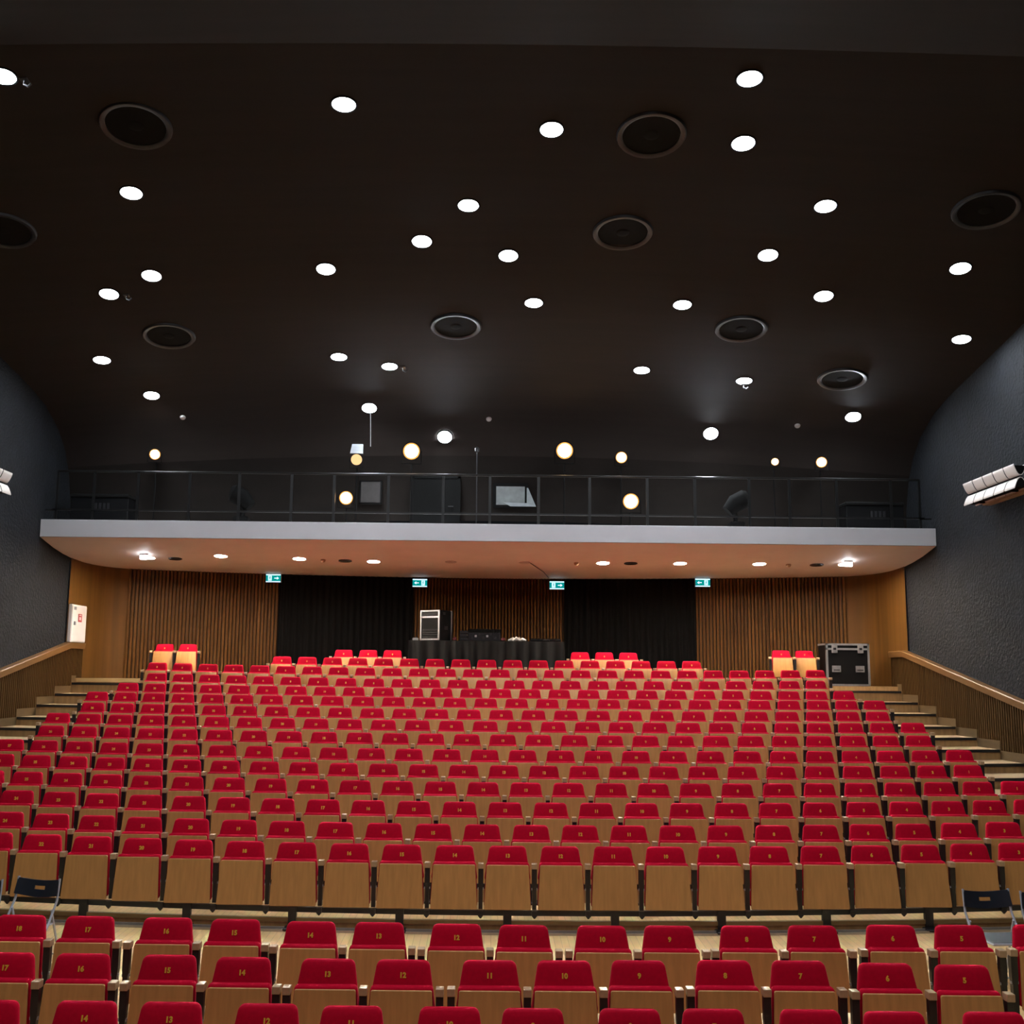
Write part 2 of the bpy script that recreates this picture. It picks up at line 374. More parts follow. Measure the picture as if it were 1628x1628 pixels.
# ------------------------------------------------------------------ ceiling downlights
DOWN=[(-6.18,12.01),(-1.99,12.78),(.82,13.28),(3.27,12.12),(3.51,13.43),(-5.42,14.56),(-.36,15.05),(5.08,14.74),(-1.14,16.02),(.29,16.38),(4.57,16.10),(-2.82,16.72),(7.70,16.03),(-5.79,16.71),(-6.66,17.14),(5.80,17.09),(.78,17.73),(3.44,17.62),(8.62,18.05),(-3.02,19.80),(-7.61,19.44),(-2.05,20.26),(3.10,20.24),(5.24,20.45),(-7.14,21.04),(-2.63,21.84),(7.81,21.42),(4.93,22.25),(-1.0,22.55)]
def ang(p): return p[0]/(p[1])
DOWN.sort(key=ang)
def lay(o,X,Y,off=0.0):
    n=ceilN(X,Y); z=ceilZ(X,Y)
    o.location=Vector((X,Y,z))+n*off
    o.rotation_euler=Vector((0,0,-1)).rotation_difference(n).to_euler()
ring=MB().lathe([(.154,.02),(.185,.02),(.185,-.006),(.172,-.012),(.154,-.008)],36,caps=False); ring.use(M_blk); ring=ring.data('downlight_ring') if False else ring
ring.mats=[M_ink]; ring.m=[0]*len(ring.f); ME_ring=ring.data('downlight_ring')
disc=MB().lathe([(.154,.012),(.154,-.004),(.150,-.007)],36); disc.mats=[M_lamp]; disc.m=[0]*len(disc.f); ME_disc=disc.data('downlight_lens')
for i,(X,Y) in enumerate(DOWN):
    t=thing('ceiling_downlight','glowing round downlight in the dark ceiling, %s from the left of its %d'%(ORD[i+1],len(DOWN)),'downlight',group='ceiling downlights')
    lay(t,X,Y,.035 if Y>22.4 else .004); link('trim_ring',ME_ring,t); link('lens',ME_disc,t)
VENT=[(-7.66,15.29),(-6.07,18.67),(-4.87,13.1),(-.65,18.61),(2.12,15.69),(2.21,13.33),(4.67,18.35),(7.11,20.02),(7.41,14.52)]
VLAB=['cut off by the left edge','low on the left','high on the left near the ceiling fold','in the middle above the balcony','lower of the pair right of centre','upper of the pair right of centre','right of the middle','lowest one near the right wall','high on the far right']
vr=MB().lathe([(.40,.05),(.40,-.012),(.43,-.03),(.47,-.028),(.485,.0),(.485,.03)],44,caps=False); vr.mats=[M_gry]; vr.m=[0]*len(vr.f); ME_vr=vr.data('vent_rim')
vb=MB().lathe([(.41,.0),(.30,.004),(.12,.006),(.10,-.004),(.05,-.008),(.001,-.009)],44); vb.mats=[M_ink]; vb.m=[0]*len(vb.f); ME_vb=vb.data('vent_cone')
for (X,Y),l in zip(VENT,VLAB):
    t=thing('ceiling_vent','large round black air vent in the ceiling, '+l,'vent',group='round ceiling vents')
    lay(t,X,Y,.012); link('rim',ME_vr,t); link('cone',ME_vb,t)
for (X,Y),l in zip([(-6.69,21.8),(-.01,22.2),(6.74,21.85)],['on the left above the lit lamp','in the middle between two bright lamps','on the right above two lit lamps']):
    m=MB().lathe([(.06,.02),(.062,-.012),(.05,-.04),(.02,-.05)],20); o=build('smoke_detector',m,M_wh); lay(o,X,Y,.0)
    tag(o,'small white smoke detector on the dark ceiling '+l,'smoke detector','ceiling smoke detectors')
for (X,Y),l in zip([(-6.38,17.22),(-1.78,20.32),(5.27,20.62),(-5.95,12.1)],['beside the third leftmost downlight','beside the downlight above the silver lamp','below the downlight on the right','by the cropped top left downlight']):
    t=thing('ceiling_bracket','tiny metal bracket hanging '+l,'bracket',group='small ceiling brackets'); lay(t,X,Y,.0)
    build('plate',MB().box(-.05,.05,-.05,.05,-.012,.0),M_gry,t,0); build('hook',MB().tube([(0,0,-.01),(0,0,-.07),(.05,0,-.1),(.09,0,-.06)],.014,8),M_gry,t)
# ------------------------------------------------------------------ soffit fittings
SOF=[(-7.58,22.74),(-5.90,22.47),(-4.20,22.68),(-2.57,22.9),(2.58,22.8),(4.30,22.76),(6.06,22.72),(7.95,22.66)]
def soffZ(y): return lerp([(21.22,5.425),(21.5,5.365),(21.9,5.285),(22.4,5.215),(22.9,5.17),(23.5,5.15),(27,5.15)],y)
r2=MB().lathe([(.135,.03),(.165,.03),(.165,-.004),(.15,-.01),(.135,-.006)],32,caps=False); r2.mats=[M_wh]; r2.m=[0]*len(r2.f); ME_r2=r2.data('soffit_ring')
d2=MB().lathe([(.135,.02),(.135,-.004),(.131,-.007)],32); d2.mats=[M_soff]; d2.m=[0]*len(d2.f); ME_d2=d2.data('soffit_lens')
for i,(X,Y) in enumerate(SOF):
    t=thing('soffit_downlight','bright round downlight under the balcony, %s from the left'%ORD[i+1],'downlight',(X,Y,soffZ(Y)-.002),group='downlights under the balcony')
    t.rotation_euler=(-.11,0,0)
    link('trim_ring',ME_r2,t); link('lens',ME_d2,t)
for X,Y,l in ((-7.55,22.42,'left'),(7.9,22.38,'right')):
    t=thing('emergency_ceiling_light','small glowing emergency light hanging by the %smost balcony downlight'%l,'emergency light',(X,Y-.08,soffZ(Y-.08)-.001),group='emergency lights')
    build('housing',MB().box(-.085,.085,-.03,.03,-.03,0),M_wh,t,0); build('diffuser',MB().bbox(-.08,.08,-.025,.025,-.125,-.03,.008),M_emer,t)
for i,(X,Y) in enumerate([(-7.0,22.8),(-3.2,22.85),(3.2,22.8),(7.35,22.75)]):
    t=thing('soffit_vent','small dark ceiling vent under the balcony, %s from the left'%ORD[i+1],'vent',(X,Y,soffZ(Y)),group='vents under the balcony')
    build('rim',MB().lathe([(.12,.01),(.15,.01),(.15,-.02),(.12,-.03)],28,caps=False),M_gry,t); build('cone',MB().lathe([(.125,.0),(.12,-.02),(.05,-.03),(.001,-.032)],28),M_ink,t)
for X,Y,l in ((-.83,22.86,'left of the middle'),(.83,22.86,'with a cable, right of the middle')):
    o=build('ceiling_cover',MB().lathe([(.13,.01),(.13,-.01),(.11,-.022),(.001,-.024)],28),M_shade); o.location=(X,Y,soffZ(Y)); tag(o,'flat round cover plate under the balcony '+l,'cover plate')
o=build('hanging_cable',MB().tube([(.95,22.86,5.168),(1.1,23.4,5.142),(1.35,24.6,5.143),(1.55,26.0,5.143)],.009,6),M_gry); tag(o,'thin dark cable running along the balcony underside to an exit sign','cable')
for X,Y,l in ((-3.68,22.75,'left of the middle'),(1.98,22.8,'right of the middle'),(6.72,22.75,'on the far right')):
    o=build('ceiling_sensor',MB().lathe([(.055,.01),(.055,-.03),(.03,-.06),(.001,-.062)],18),M_beige); o.location=(X,Y,soffZ(Y)); tag(o,'small smoke sensor under the balcony '+l,'sensor','sensors under the balcony')
# ------------------------------------------------------------------ stage lamps on the balcony
def spot(X,Y,Z,r,label,lens,hood=False,down=.28,floor=5.797,group='lit stage lamps on the balcony'):
    t=thing('stage_spotlight',label,'spotlight',(X,Y,floor),group=group)
    t.rotation_euler=(0,0,math.atan2(-X,Y-4)*-.0)
    h=Z-floor; yaw=math.atan2(X,Y)         # head turned towards the stage centre
    M=Matrix.Translation((0,0,h))@Matrix.Rotation(-yaw,4,'Z')@Matrix.Rotation(PI/2+down*.5,4,'X')
    L=.36
    build('housing',MB().lathe([(r*.5,-L),(r*.86,-L+.03),(r*.95,-.16),(r*1.08,-.02),(r*1.1,.02),(r*.98,.02),(r*.96,-.01)],28,M=M,caps=False).lathe([(r*.5,-L),(.001,-L-.002)],28,M=M,caps=False),M_ink,t)
    lb=MB().use(M_spotr if lens is M_spotl else lens).lathe([(r*.97,-.012),(r*.9,.004),(r*.78,.009)],28,M=M,caps=False).use(lens).lathe([(r*.78,.009),(r*.5,.016),(.001,.02)],28,M=M,caps=False); build('lens',lb,None,t)
    if hood: build('top_plate',MB().loft([[(-.14,-.06,h+.125),(.14,-.06,h+.125),(.14,.02,h+.125),(-.14,.02,h+.125)],[(-.12,.10,h+.37),(.12,.10,h+.37),(.12,.16,h+.37),(-.12,.16,h+.37)]]),M_silv,t,0)
    A=Matrix.Translation((0,0,h))@Matrix.Rotation(-yaw,4,'Z')
    y=MB()
    for s in (-1,1): y.box(s*r*1.16-.008,s*r*1.16+.008,.10,.14,-r*1.35,.03,A)
    y.box(-r*1.17,r*1.17,.10,.14,-r*1.4,-r*1.32,A); build('yoke',y,M_ink,t,0)
    build('stand',MB().tube([(0,.12,0),(0,.12,max(.03,h-r*1.38))],.018,8).lathe([(.16,0),(.16,.015),(.03,.03)],20,M=Matrix.Translation((0,.12,0))),M_ink,t)
    return t
spot(-7.32,22.0,7.38,.12,'glowing amber spotlight above the far left of the balcony rail',M_spotl)
spot(-2.90,22.0,7.31,.125,'silver topped spotlight with a dull amber lens',M_spotd,hood=True)
spot(-3.05,21.62,6.39,.15,'bright amber spotlight behind the rail below the silver topped lamp',M_spotl)
spot(-1.70,22.0,7.51,.19,'large bright amber spotlight left of the balcony centre',M_spotl)
spot(1.66,22.0,7.56,.19,'large bright amber spotlight right of the balcony centre',M_spotl)
spot(2.905,22.0,7.42,.13,'smaller round amber spotlight beside the large one on the right',M_spotl)
spot(3.05,21.62,6.38,.175,'bright amber spotlight behind the rail right of the booth window',M_spotl)
spot(6.27,22.0,7.36,.085,'smallest amber spotlight, left of the pair on the right',M_spotl)
spot(7.29,22.0,7.36,.12,'amber spotlight, right of the pair on the right',M_spotl)
for X,l,sx in ((-5.34,'left',1),(5.37,'right',-1)):
    t=thing('stage_projector','black cylindrical projector leaning behind the balcony rail on the '+l,'projector',(X,21.95,5.797),group='black projectors on the balcony')
    build('base',MB().bbox(-.16,.16,-.16,.16,0,.2,.02),M_ink,t)
    build('barrel',MB().tube([(sx*.18,0,.44),(0,0,.62),(-sx*.2,-.05,.72),(-sx*.24,-.05,.73)],[.13,.2,.2,.16],24),M_ink,t)
    build('arm',MB().tube([(sx*.0,0,.18),(sx*.02,0,.5)],.05,10),M_ink,t)
for X,l in ((-8.35,'left'),(8.3,'right')):
    t=thing('equipment_rack','low black equipment box at the %s end of the balcony'%l,'equipment box',(X,21.9,5.797),group='equipment boxes on the balcony')
    build('body',MB().bbox(-.62,.62,-.2,.25,.0,.56,.02),M_case,t); build('lid',MB().bbox(-.63,.63,-.22,.26,.56,.64,.02),M_ink,t)
    for k in range(4): build('vent_slot',MB().box(-.1+k*.09,-.05+k*.09,-.215,-.2,.3,.44),M_gry,t,0)
t=thing('microphone_stand','thin metal stand rising above the balcony rail near its middle','stand',(-.26,22.0,5.797))
build('pole',MB().tube([(0,0,0),(0,0,1.72)],.011,8),M_gry,t); build('tip',MB().lathe([(.01,0),(.05,.03),(.05,.09),(.01,.12)],16,M=Matrix.Translation((0,0,1.7))),M_gry,t)
build('base',MB().lathe([(.16,0),(.16,.02),(.02,.04)],24),M_ink,t)
t=thing('hanging_wire','thin wire hanging from the downlight above the silver topped lamp','wire',(-2.6,21.75,8.4)); build('strand',MB().tube([(0,0,.12),(.02,0,-.4),(.03,0,-.85)],.008,6),M_alu,t)
# booth window, dim panel and door in the balcony rear wall
t=struct(bpy.data.objects.new('window_1',None),'projection booth window with a pale pane','window'); COL.objects.link(t); t.location=(.5,22.97,6.71)
build('window_frame',MB().box(-.4,.4,-.01,.05,-.27,.29),M_ink,t,0); build('pane',MB().box(-.325,.325,-.02,-.012,-.21,.215),M_pane,t,0)
o=build('paper_sheet',MB().add([(.37,0,.18),(.40,0,.18),(.58,-.02,-.25),(.0,-.02,-.25),(-.16,-.01,-.16),(.37,0,-.17),(.37,.006,.18),(.40,.006,.18),(.58,-.014,-.25),(.0,-.014,-.25),(-.16,-.004,-.16),(.37,.006,-.17)],[(0,1,2,3,4,5),(6,11,10,9,8,7),(0,6,7,1),(1,7,8,2),(2,8,9,3)]),M_paper,None,0)
o.location=(.5,22.93,6.71); tag(o,'pale torn sheet hanging at the booth window','paper sheet')
t=struct(bpy.data.objects.new('window_2',None),'dim grey panel left of the booth door','window'); COL.objects.link(t); t.location=(-2.68,22.93,6.75)
build('window_frame',MB().box(-.26,.26,-.01,.06,-.27,.27),M_ink,t,0); build('pane',MB().box(-.22,.22,-.018,-.011,-.235,.235),M_pane2,t,0)
t=struct(bpy.data.objects.new('door_1',None),'black door to the projection booth','door'); COL.objects.link(t); t.location=(-1.2,23.0,5.8)
build('door_frame',MB().box(-.56,-.5,-.03,.04,0,1.36).box(.5,.56,-.03,.04,0,1.36).box(-.56,.56,-.03,.04,1.3,1.36),M_ink,t,0)
build('door_leaf',MB().box(-.5,.5,-.015,.03,0,1.3),M_ink,t,0); build('handle',MB().tube([(.4,-.03,.65),(.28,-.03,.65)],.012,8),M_gry,t)
# ------------------------------------------------------------------ curtains, exit signs
for X0,X1,l in ((-5.27,-1.9,'left'),(1.97,5.27,'right')):
    mb=MB(); n=150; A=[];B=[]
    for i in range(n+1):
        X=X0+(X1-X0)*i/n; y=wallY(X)-.11+.03*math.sin(i*.9)+.012*math.sin(i*.37)
        A.append((X,y))
    vs=[];fs=[]
    for X,y in A: vs+=[(X,y,LAND+.005),(X,y,5.145),(X,y+.02,LAND+.005),(X,y+.02,5.145)]
    for i in range(n):
        a=4*i; b=a+4; fs+=[(a,b,b+1,a+1),(a+3,b+3,b+2,a+2),(a+1,b+1,b+3,a+3),(a,a+2,b+2,b)]
    mb.add(vs,fs); t=build('stage_curtain',mb,M_black,smooth=60)
    tag(t,'tall black curtain on the slatted rear wall, %s of the draped table'%l,'curtain','black rear curtains')
def plate(mb,pts,y0,y1,M=None):
    n=len(pts); mb.add([(x,y0,z) for x,z in pts]+[(x,y1,z) for x,z in pts],[tuple(range(n)),tuple(range(2*n-1,n-1,-1))]+[(i,(i+1)%n,n+(i+1)%n,n+i) for i in range(n)],M); return mb
def exit_sign(X,Y,Z,arrow,man,label):
    t=thing('exit_sign',label,'exit sign',(X,Y,Z),group='lit exit signs')
    build('housing',MB().bbox(-.19,.19,-.01,.06,-.105,.105,.006),M_wh,t)
    build('panel',MB().box(-.185,.185,-.014,-.011,-.07,.07),M_exg,t,0)
    build('white_band',MB().box(-.185,.185,-.015,-.0115,.072,.1),M_exw,t,0); build('white_band',MB().box(-.185,.185,-.015,-.0115,-.1,-.076),M_exw,t,0)
    s=1 if arrow>0 else -1; ax=.085*s
    a=[(-.06,-.011),(.005,-.011),(.005,-.04),(.06,0),(.005,.04),(.005,.011),(-.06,.011)]
    build('arrow',plate(MB(),[(ax+s*x,z) for x,z in (a if s>0 else a)],-.019,-.0155),M_exw,t,0)
    mx=-.085*s
    d=MB(); plate(d,[(mx-.045,-.062),(mx+.045,-.062),(mx+.045,.062),(mx-.045,.062)],-.018,-.0155)
    build('doorway',d,M_exw,t,0)
    f=MB()
    f.lathe([(.012,0),(.012,.002)],14,M=Matrix.Translation((mx+.004,-.0195,.042))@Matrix.Rotation(PI/2,4,'X'))
    for q in ([(-.008,.03),(.012,.026),(.008,-.01),(-.01,-.008)],[(.008,.02),(.034,.006),(.03,0),(.008,.012)],[(-.006,.024),(-.03,.01),(-.026,.004),(-.004,.016)],[(.008,-.004),(.026,-.03),(.02,-.055),(.012,-.055),(.014,-.03),(-.002,-.01)],[(-.01,-.004),(.0,-.01),(-.014,-.035),(-.038,-.04),(-.036,-.032),(-.018,-.028)]):
        plate(f,[(mx+s*x,z) for x,z in q],-.0215,-.0185)
    build('running_figure',f,M_exg,t,0)
exit_sign(-5.40,wallY(5.4)-.2,5.03,1,-1,'green lit exit sign with a right arrow left of the left curtain')
exit_sign(-1.74,wallY(1.74)-.2,4.995,-1,1,'lit exit sign above the silver framed rack, at the left curtain edge')
exit_sign(1.78,wallY(1.78)-.2,4.97,1,-1,'lit exit sign with a right arrow beside the right curtain top')
exit_sign(5.42,wallY(5.42)-.2,5.03,-1,1,'lit exit sign with a left arrow right of the right curtain')
# ------------------------------------------------------------------ hose cabinet on the left corner
t=thing('hose_cabinet','white metal fire hose cabinet on the oak wall in the left corner','cabinet',(-9.33,23.28,3.30))
build('body',MB().bbox(0,.07,-.42,.42,0,.84,.006),M_wh,t); build('door',MB().bbox(.07,.082,-.4,.4,.02,.82,.004),M_wh,t)
build('hydrant_sign',MB().box(.083,.087,-.07,.13,.46,.64),M_signred,t,0)
build('sign_mark',MB().box(.0875,.089,-.03,.09,.6,.62).box(.0875,.089,-.02,.08,.50,.57),M_wh,t,0)
build('lock',MB().box(.083,.1,-.3,-.22,.38,.46),M_sgrey,t,0); build('emblem',MB().box(.083,.086,-.33,-.2,.72,.79),M_sgrey,t,0)
# ------------------------------------------------------------------ draped table and the gear on it
TZ=3.455
t=thing('draped_table','long table under a black pleated cloth against the rear wall','table',(0,0,LAND))
build('tabletop',MB().bbox(-1.82,1.79,24.0,24.75,TZ-LAND-.03,TZ-LAND,.01),M_skirt,t)
mb=MB(); ptsL=[]
per=[(-1.83,24.75),(-1.83,23.99),(1.80,23.99),(1.80,24.75)]
path=[]
for (a,b),(c,d) in zip(per,per[1:]):
    L=math.hypot(c-a,d-b); n=max(8,int(L/.03))
    for i in range(n): path.append((a+(c-a)*i/n,b+(d-b)*i/n,(d-b)/L,-(c-a)/L))
vs=[];fs=[]
for i,(x,y,nx,ny) in enumerate(path):
    for f,z in ((.15,TZ-LAND-.005),(.6,TZ-LAND-.25),(1.0,.01)):
        a=.06*f*math.sin(i*.62+.8*math.sin(i*.11)); vs.append((x+nx*(-a-.02*f),y+ny*(a+.02*f),z))
for i in range(len(path)-1):
    for k in range(2): a=3*i+k; fs.append((a,a+3,a+4,a+1))
mb.add(vs,fs); build('skirt',mb,M_skirt,t,70)
t=thing('rack_case','tall rack case with a silver edged front on the draped table','rack case',(-1.22,24.32,TZ+.01),rz=-.56)
build('body',MB().bbox(-.27,.27,-.22,.26,0,.70,.006),M_case,t)
fr=MB()
for x0,x1,z0,z1 in ((-.275,-.235,0,.7),(.235,.275,0,.7),(-.275,.275,0,.035),(-.275,.275,.665,.7),(-.275,.275,.52,.56)): fr.box(x0,x1,-.245,-.222,z0,z1)
build('silver_frame',fr,M_alu,t,0)
for k in range(4): build('rack_unit',MB().bbox(-.23,.23,-.235,-.2,.05+k*.055,.095+k*.055,.004),M_dev,t)
build('upper_unit',MB().bbox(-.23,.23,-.235,-.2,.575,.65,.004),M_dev,t)
build('side_edge',MB().box(.262,.285,.235,.275,0,.7),M_alu,t,0); build('side_handle',MB().bbox(.27,.285,-.05,.1,.25,.33,.004),M_gry,t); build('side_latch',MB().bbox(.27,.283,-.1,0,.6,.66,.003),M_gry,t)
t=thing('mixing_console','wide black mixing console with its lid raised on the draped table','console',(-.08,24.38,TZ))
build('body',MB().bbox(-.36,.39,-.2,.22,0,.2,.01),M_dev,t); build('lid',MB().bbox(-.38,.41,.18,.22,.2,.30,.008),M_ink,t)
for k in range(7): build('fader_block',MB().bbox(-.3+k*.09,-.25+k*.09,-.21,-.2,.05+.04*(k%3),.1+.04*(k%3),.004),M_alu if k%3==1 else M_gry,t)
t=thing('player_stack','small stack of dark players left of the mixing console','media player',(-.55,24.34,TZ))
for k in range(3): build('player_unit',MB().bbox(-.09,.1,-.16,.16,.01+k*.08,.08+k*.08,.006),M_dev,t)
for k in range(3): build('front_trim',MB().box(-.08,.09,-.168,-.16,.045+k*.08,.06+k*.08),M_gry,t,0)
mb=MB()
for i in range(9):
    a=random.uniform(0,6.3); x=random.uniform(-.15,.15); mb.tube([(x-.1*math.cos(a),-.02+.05*math.sin(a),.03),(x,0,.05+.03*random.random()),(x+.1*math.cos(a),.05*math.sin(a),.02)],[.02,.035,.02],8)
o=build('crumpled_cloth',mb,M_cotton); o.location=(.72,24.2,TZ+.002); tag(o,'crumpled white cloth on the draped table right of the console','cloth')
t=thing('laptop_case','flat black case lying at the right end of the draped table','case',(1.4,24.34,TZ)); build('shell',MB().bbox(-.38,.34,-.2,.22,0,.07,.02),M_case,t); build('handle',MB().tube([(-.08,-.2,.03),(-.08,-.24,.03),(.06,-.24,.03),(.06,-.2,.03)],.012,8),M_gry,t)
t=thing('power_adapter','small silver metal device left of the rack case','device',(-1.66,24.2,TZ)); build('body',MB().bbox(-.09,.05,-.07,.08,0,.06,.008),M_alu,t); build('knob',MB().lathe([(.02,.06),(.02,.085),(.015,.09)],14),M_gry,t)
for X,l in ((-.76,'between rack case and player stack'),(.385,'right of the mixing console')):
    t=thing('red_pouch','small dark red pouch on the draped table '+l,'pouch',(X,24.2,TZ)); build('bag',MB().bbox(-.05,.05,-.06,.06,0,.085,.025),M_pull,t); build('zip',MB().box(-.03,.03,-.066,-.0605,.05,.056),M_gry,t,0)
# flight case on the right
t=thing('flight_case','large black flight case with silver edges by the right wall','flight case',(8.2,23.42,LAND+.003))
W=.495; H2=.96
build('body',MB().bbox(-W+.01,W-.01,.0,.55,.012,H2-.01,.006),M_case,t)
e=MB()
for x0,x1,z0,z1 in ((-W,-W+.045,0,H2),(W-.045,W,0,H2),(-W,W,0,.045),(-W,W,H2-.045,H2),(-W,W,H2-.15,H2-.105)): e.box(x0,x1,-.015,.03,z0,z1)
for x in (-W,W-.045): e.box(x,x+.045,.03,.56,H2-.04,H2+.002); e.box(x,x+.045,.03,.56,0,.04)
build('edge_frame',e,M_alu,t,0)
for x in (-.30,.29):
    l=build('latch',MB().bbox(x-.065,x+.065,-.03,-.012,H2-.22,H2-.03,.006),M_alu,t); build('latch_key',MB().box(x-.03,x+.03,-.045,-.03,H2-.15,H2-.10),M_gry,l,0)
for x in (-.265,.27):
    h=build('handle_dish',MB().bbox(x-.10,x+.10,-.012,.0,.31,.455,.006),M_alu,t); build('grip',MB().tube([(x-.06,-.015,.36),(x-.06,-.035,.36),(x+.06,-.035,.36),(x+.06,-.015,.36)],.011,8),M_gry,h)
# ------------------------------------------------------------------ wall lamps
def wall_lamp(side,label):
    t=thing('wall_lamp',label,'wall lamp',(side*9.05,17.1 if side>0 else 17.02,6.11),group='shell shaped wall lamps')
    for k in range(5):
        y0=.012+k*.38; y1=y0+.345
        for up in (1,-1):
            n=12; outer=[];inner=[]
            for i in range(n+1):
                a=-1+2*i/n; X=.115*math.copysign(abs(a)**.75,a); z=up*(.012+.185*abs(a)**1.5)
                outer.append((X,z)); inner.append((X*.93,z+up*.014))
            ring=outer+inner[::-1]
            mb=MB().loft([[(x,y0,z) for x,z in ring],[(x,y1,z) for x,z in ring]])
            build('upper_shade' if up>0 else 'lower_shade',mb,M_shade,t,50)
    for up,nm in ((1,'upper_core'),(-1,'lower_core')):
        cr=[(.103*math.copysign(abs(a)**.75,a),up*(.018+.166*abs(a)**1.5)) for a in [-1+2*i/12 for i in range(13)]]
        build(nm,MB().loft([[(x,y,z) for x,z in cr] for y in (.016,1.87)]),M_ink,t,0)
    build('spine',MB().box(-.012,.012,0,1.88,-.013,.013),M_ink,t,0)
    for y0 in (.02,1.85):
        for a,b in ((.05,.15),(-.15,-.05)): build('end_plate',MB().box(-.055,.055,y0,y0+.012,a,b),M_ink,t,0)
    build('mounting_bar',MB().box(min(side*.10,side*.26),max(side*.10,side*.26),.0,1.6,-.245,-.215),M_beige,t,0)
    for y0 in (.3,1.5): build('bracket',MB().box(min(side*.0,side*.32),max(side*.0,side*.32),y0,y0+.06,-.214,-.17),M_ink,t,0)
wall_lamp(1,'shell shaped lamp of curved cream shades on the right wall'); wall_lamp(-1,'curved cream lamp on the left wall cut by the photo edge')
o=build('wall_cable',MB().tube([(9.36,17.3,5.85),(9.365,17.32,5.0),(9.36,17.3,4.6)],.01,6),M_gry); tag(o,'thin cable running down the dark wall beneath the right wall lamp','cable')

# ------------------------------------------------------------------ auditorium seats
def rrect(pts,r,seg=5):
    """rounded polygon in (x,z)"""
    out=[]; n=len(pts)
    for i in range(n):
        p=Vector(pts[i]); a=(Vector(pts[i-1])-p).normalized(); b=(Vector(pts[(i+1)%n])-p).normalized()
        rr=r[i] if isinstance(r,(list,tuple)) else r
        half=a.angle(b)/2; d=rr/math.tan(half); s=p+a*d; e=p+b*d
        c=p+(a+b).normalized()*(rr/math.sin(half))
        va=s-c; vb=e-c; tot=va.angle(vb); sg=1 if va.cross(vb)>0 else -1
        for k in range(seg+1):
            t=sg*tot*k/seg; out.append((c.x+va.x*math.cos(t)-va.y*math.sin(t), c.y+va.x*math.sin(t)+va.y*math.cos(t)))
    return out
def inset(o,d):
    cx=sum(p[0] for p in o)/len(o); cz=sum(p[1] for p in o)/len(o)
    hx=max(abs(p[0]-cx) for p in o); hz=max(abs(p[1]-cz) for p in o)
    return [(cx+(x-cx)*(1-d/hx),cz+(z-cz)*(1-d/hz)) for x,z in o]
def pad(outline,y0,th,r,crown=.006,yf=None):
    """cushion slab: outline in x,z ; front at y0 ; yf(z) adds lean"""
    yf=yf or (lambda z:0)
    lay_=[(y0-crown,r*3.2),(y0,r*1.1),(y0+r*.3,r*.35),(y0+r,0),(y0+th-r,0),(y0+th-r*.3,r*.35),(y0+th,r*1.1)]
    rings=[]
    for y,i in lay_: rings.append([(x,y+yf(z),z) for x,z in inset(outline,i)])
    return MB().loft(rings)
LEAN=math.radians(12)
yb=lambda z:(z-.64)*math.tan(LEAN)
back_o=rrect([(-.2445,.455),(.2445,.455),(.1875,.792),(-.1875,.792)],[.03,.03,.048,.048])
b=pad(back_o,.105,.05,.016,.005,yb); b.mats=[M_red]; b.m=[0]*len(b.f); ME_back=b.data('backrest',50)
lt=lambda z:-.03+(z-.185)*.09
pan=rrect([(-.241,.185),(.241,.185),(.2165,.622),(-.2165,.622)],.012,3)
b=MB().loft([[(x,y+lt(z),z) for x,z in inset(pan,i)] for y,i in ((0,.003),(.003,0),(.013,0),(.016,.002))]); b.mats=[M_ply]; b.m=[0]*len(b.f); ME_panel=b.data('seat_panel',30)
cu=rrect([(-.244,.20),(.244,.20),(.224,.643),(-.224,.643)],[.03,.03,.03,.03])
b=pad(cu,.022,.062,.018,0,lt); b.mats=[M_red]; b.m=[0]*len(b.f); ME_cush=b.data('seat_cushion',50)
b=MB().bbox(-.0285,.0285,-.008,.07,.586,.640,.003); b.mats=[M_arm]; b.m=[0]*len(b.f); ME_arm=b.data('armrest',30)
def support(loose):
    b=MB().use(M_blk)
    prof=[(-.0265,.588),(-.0265,.43),(-.02,.37),(-.021,.25),(-.021,.184)]
    rings=[]
    for x,z in prof: rings.append([(x,.0,z),(-x,.0,z),(-x,.05,z),(x,.05,z)])
    if loose:
        rings+= [[(-.018,.0,.1),(.018,.0,.1),(.018,.05,.1),(-.018,.05,.1)],[(-.018,.0,.0),(.018,.0,.0),(.018,.05,.0),(-.018,.05,.0)]]
    b.loft(rings)
    if loose: b.box(-.03,.03,-.10,.34,0,.025)
    b.use(M_chr)
    for s in (-1,1): b.box(min(s*.02,s*.030),max(s*.02,s*.030),.01,.03,.375,.395)
    return b.data('side_support',30)
ME_sup=support(False); ME_supL=support(True)
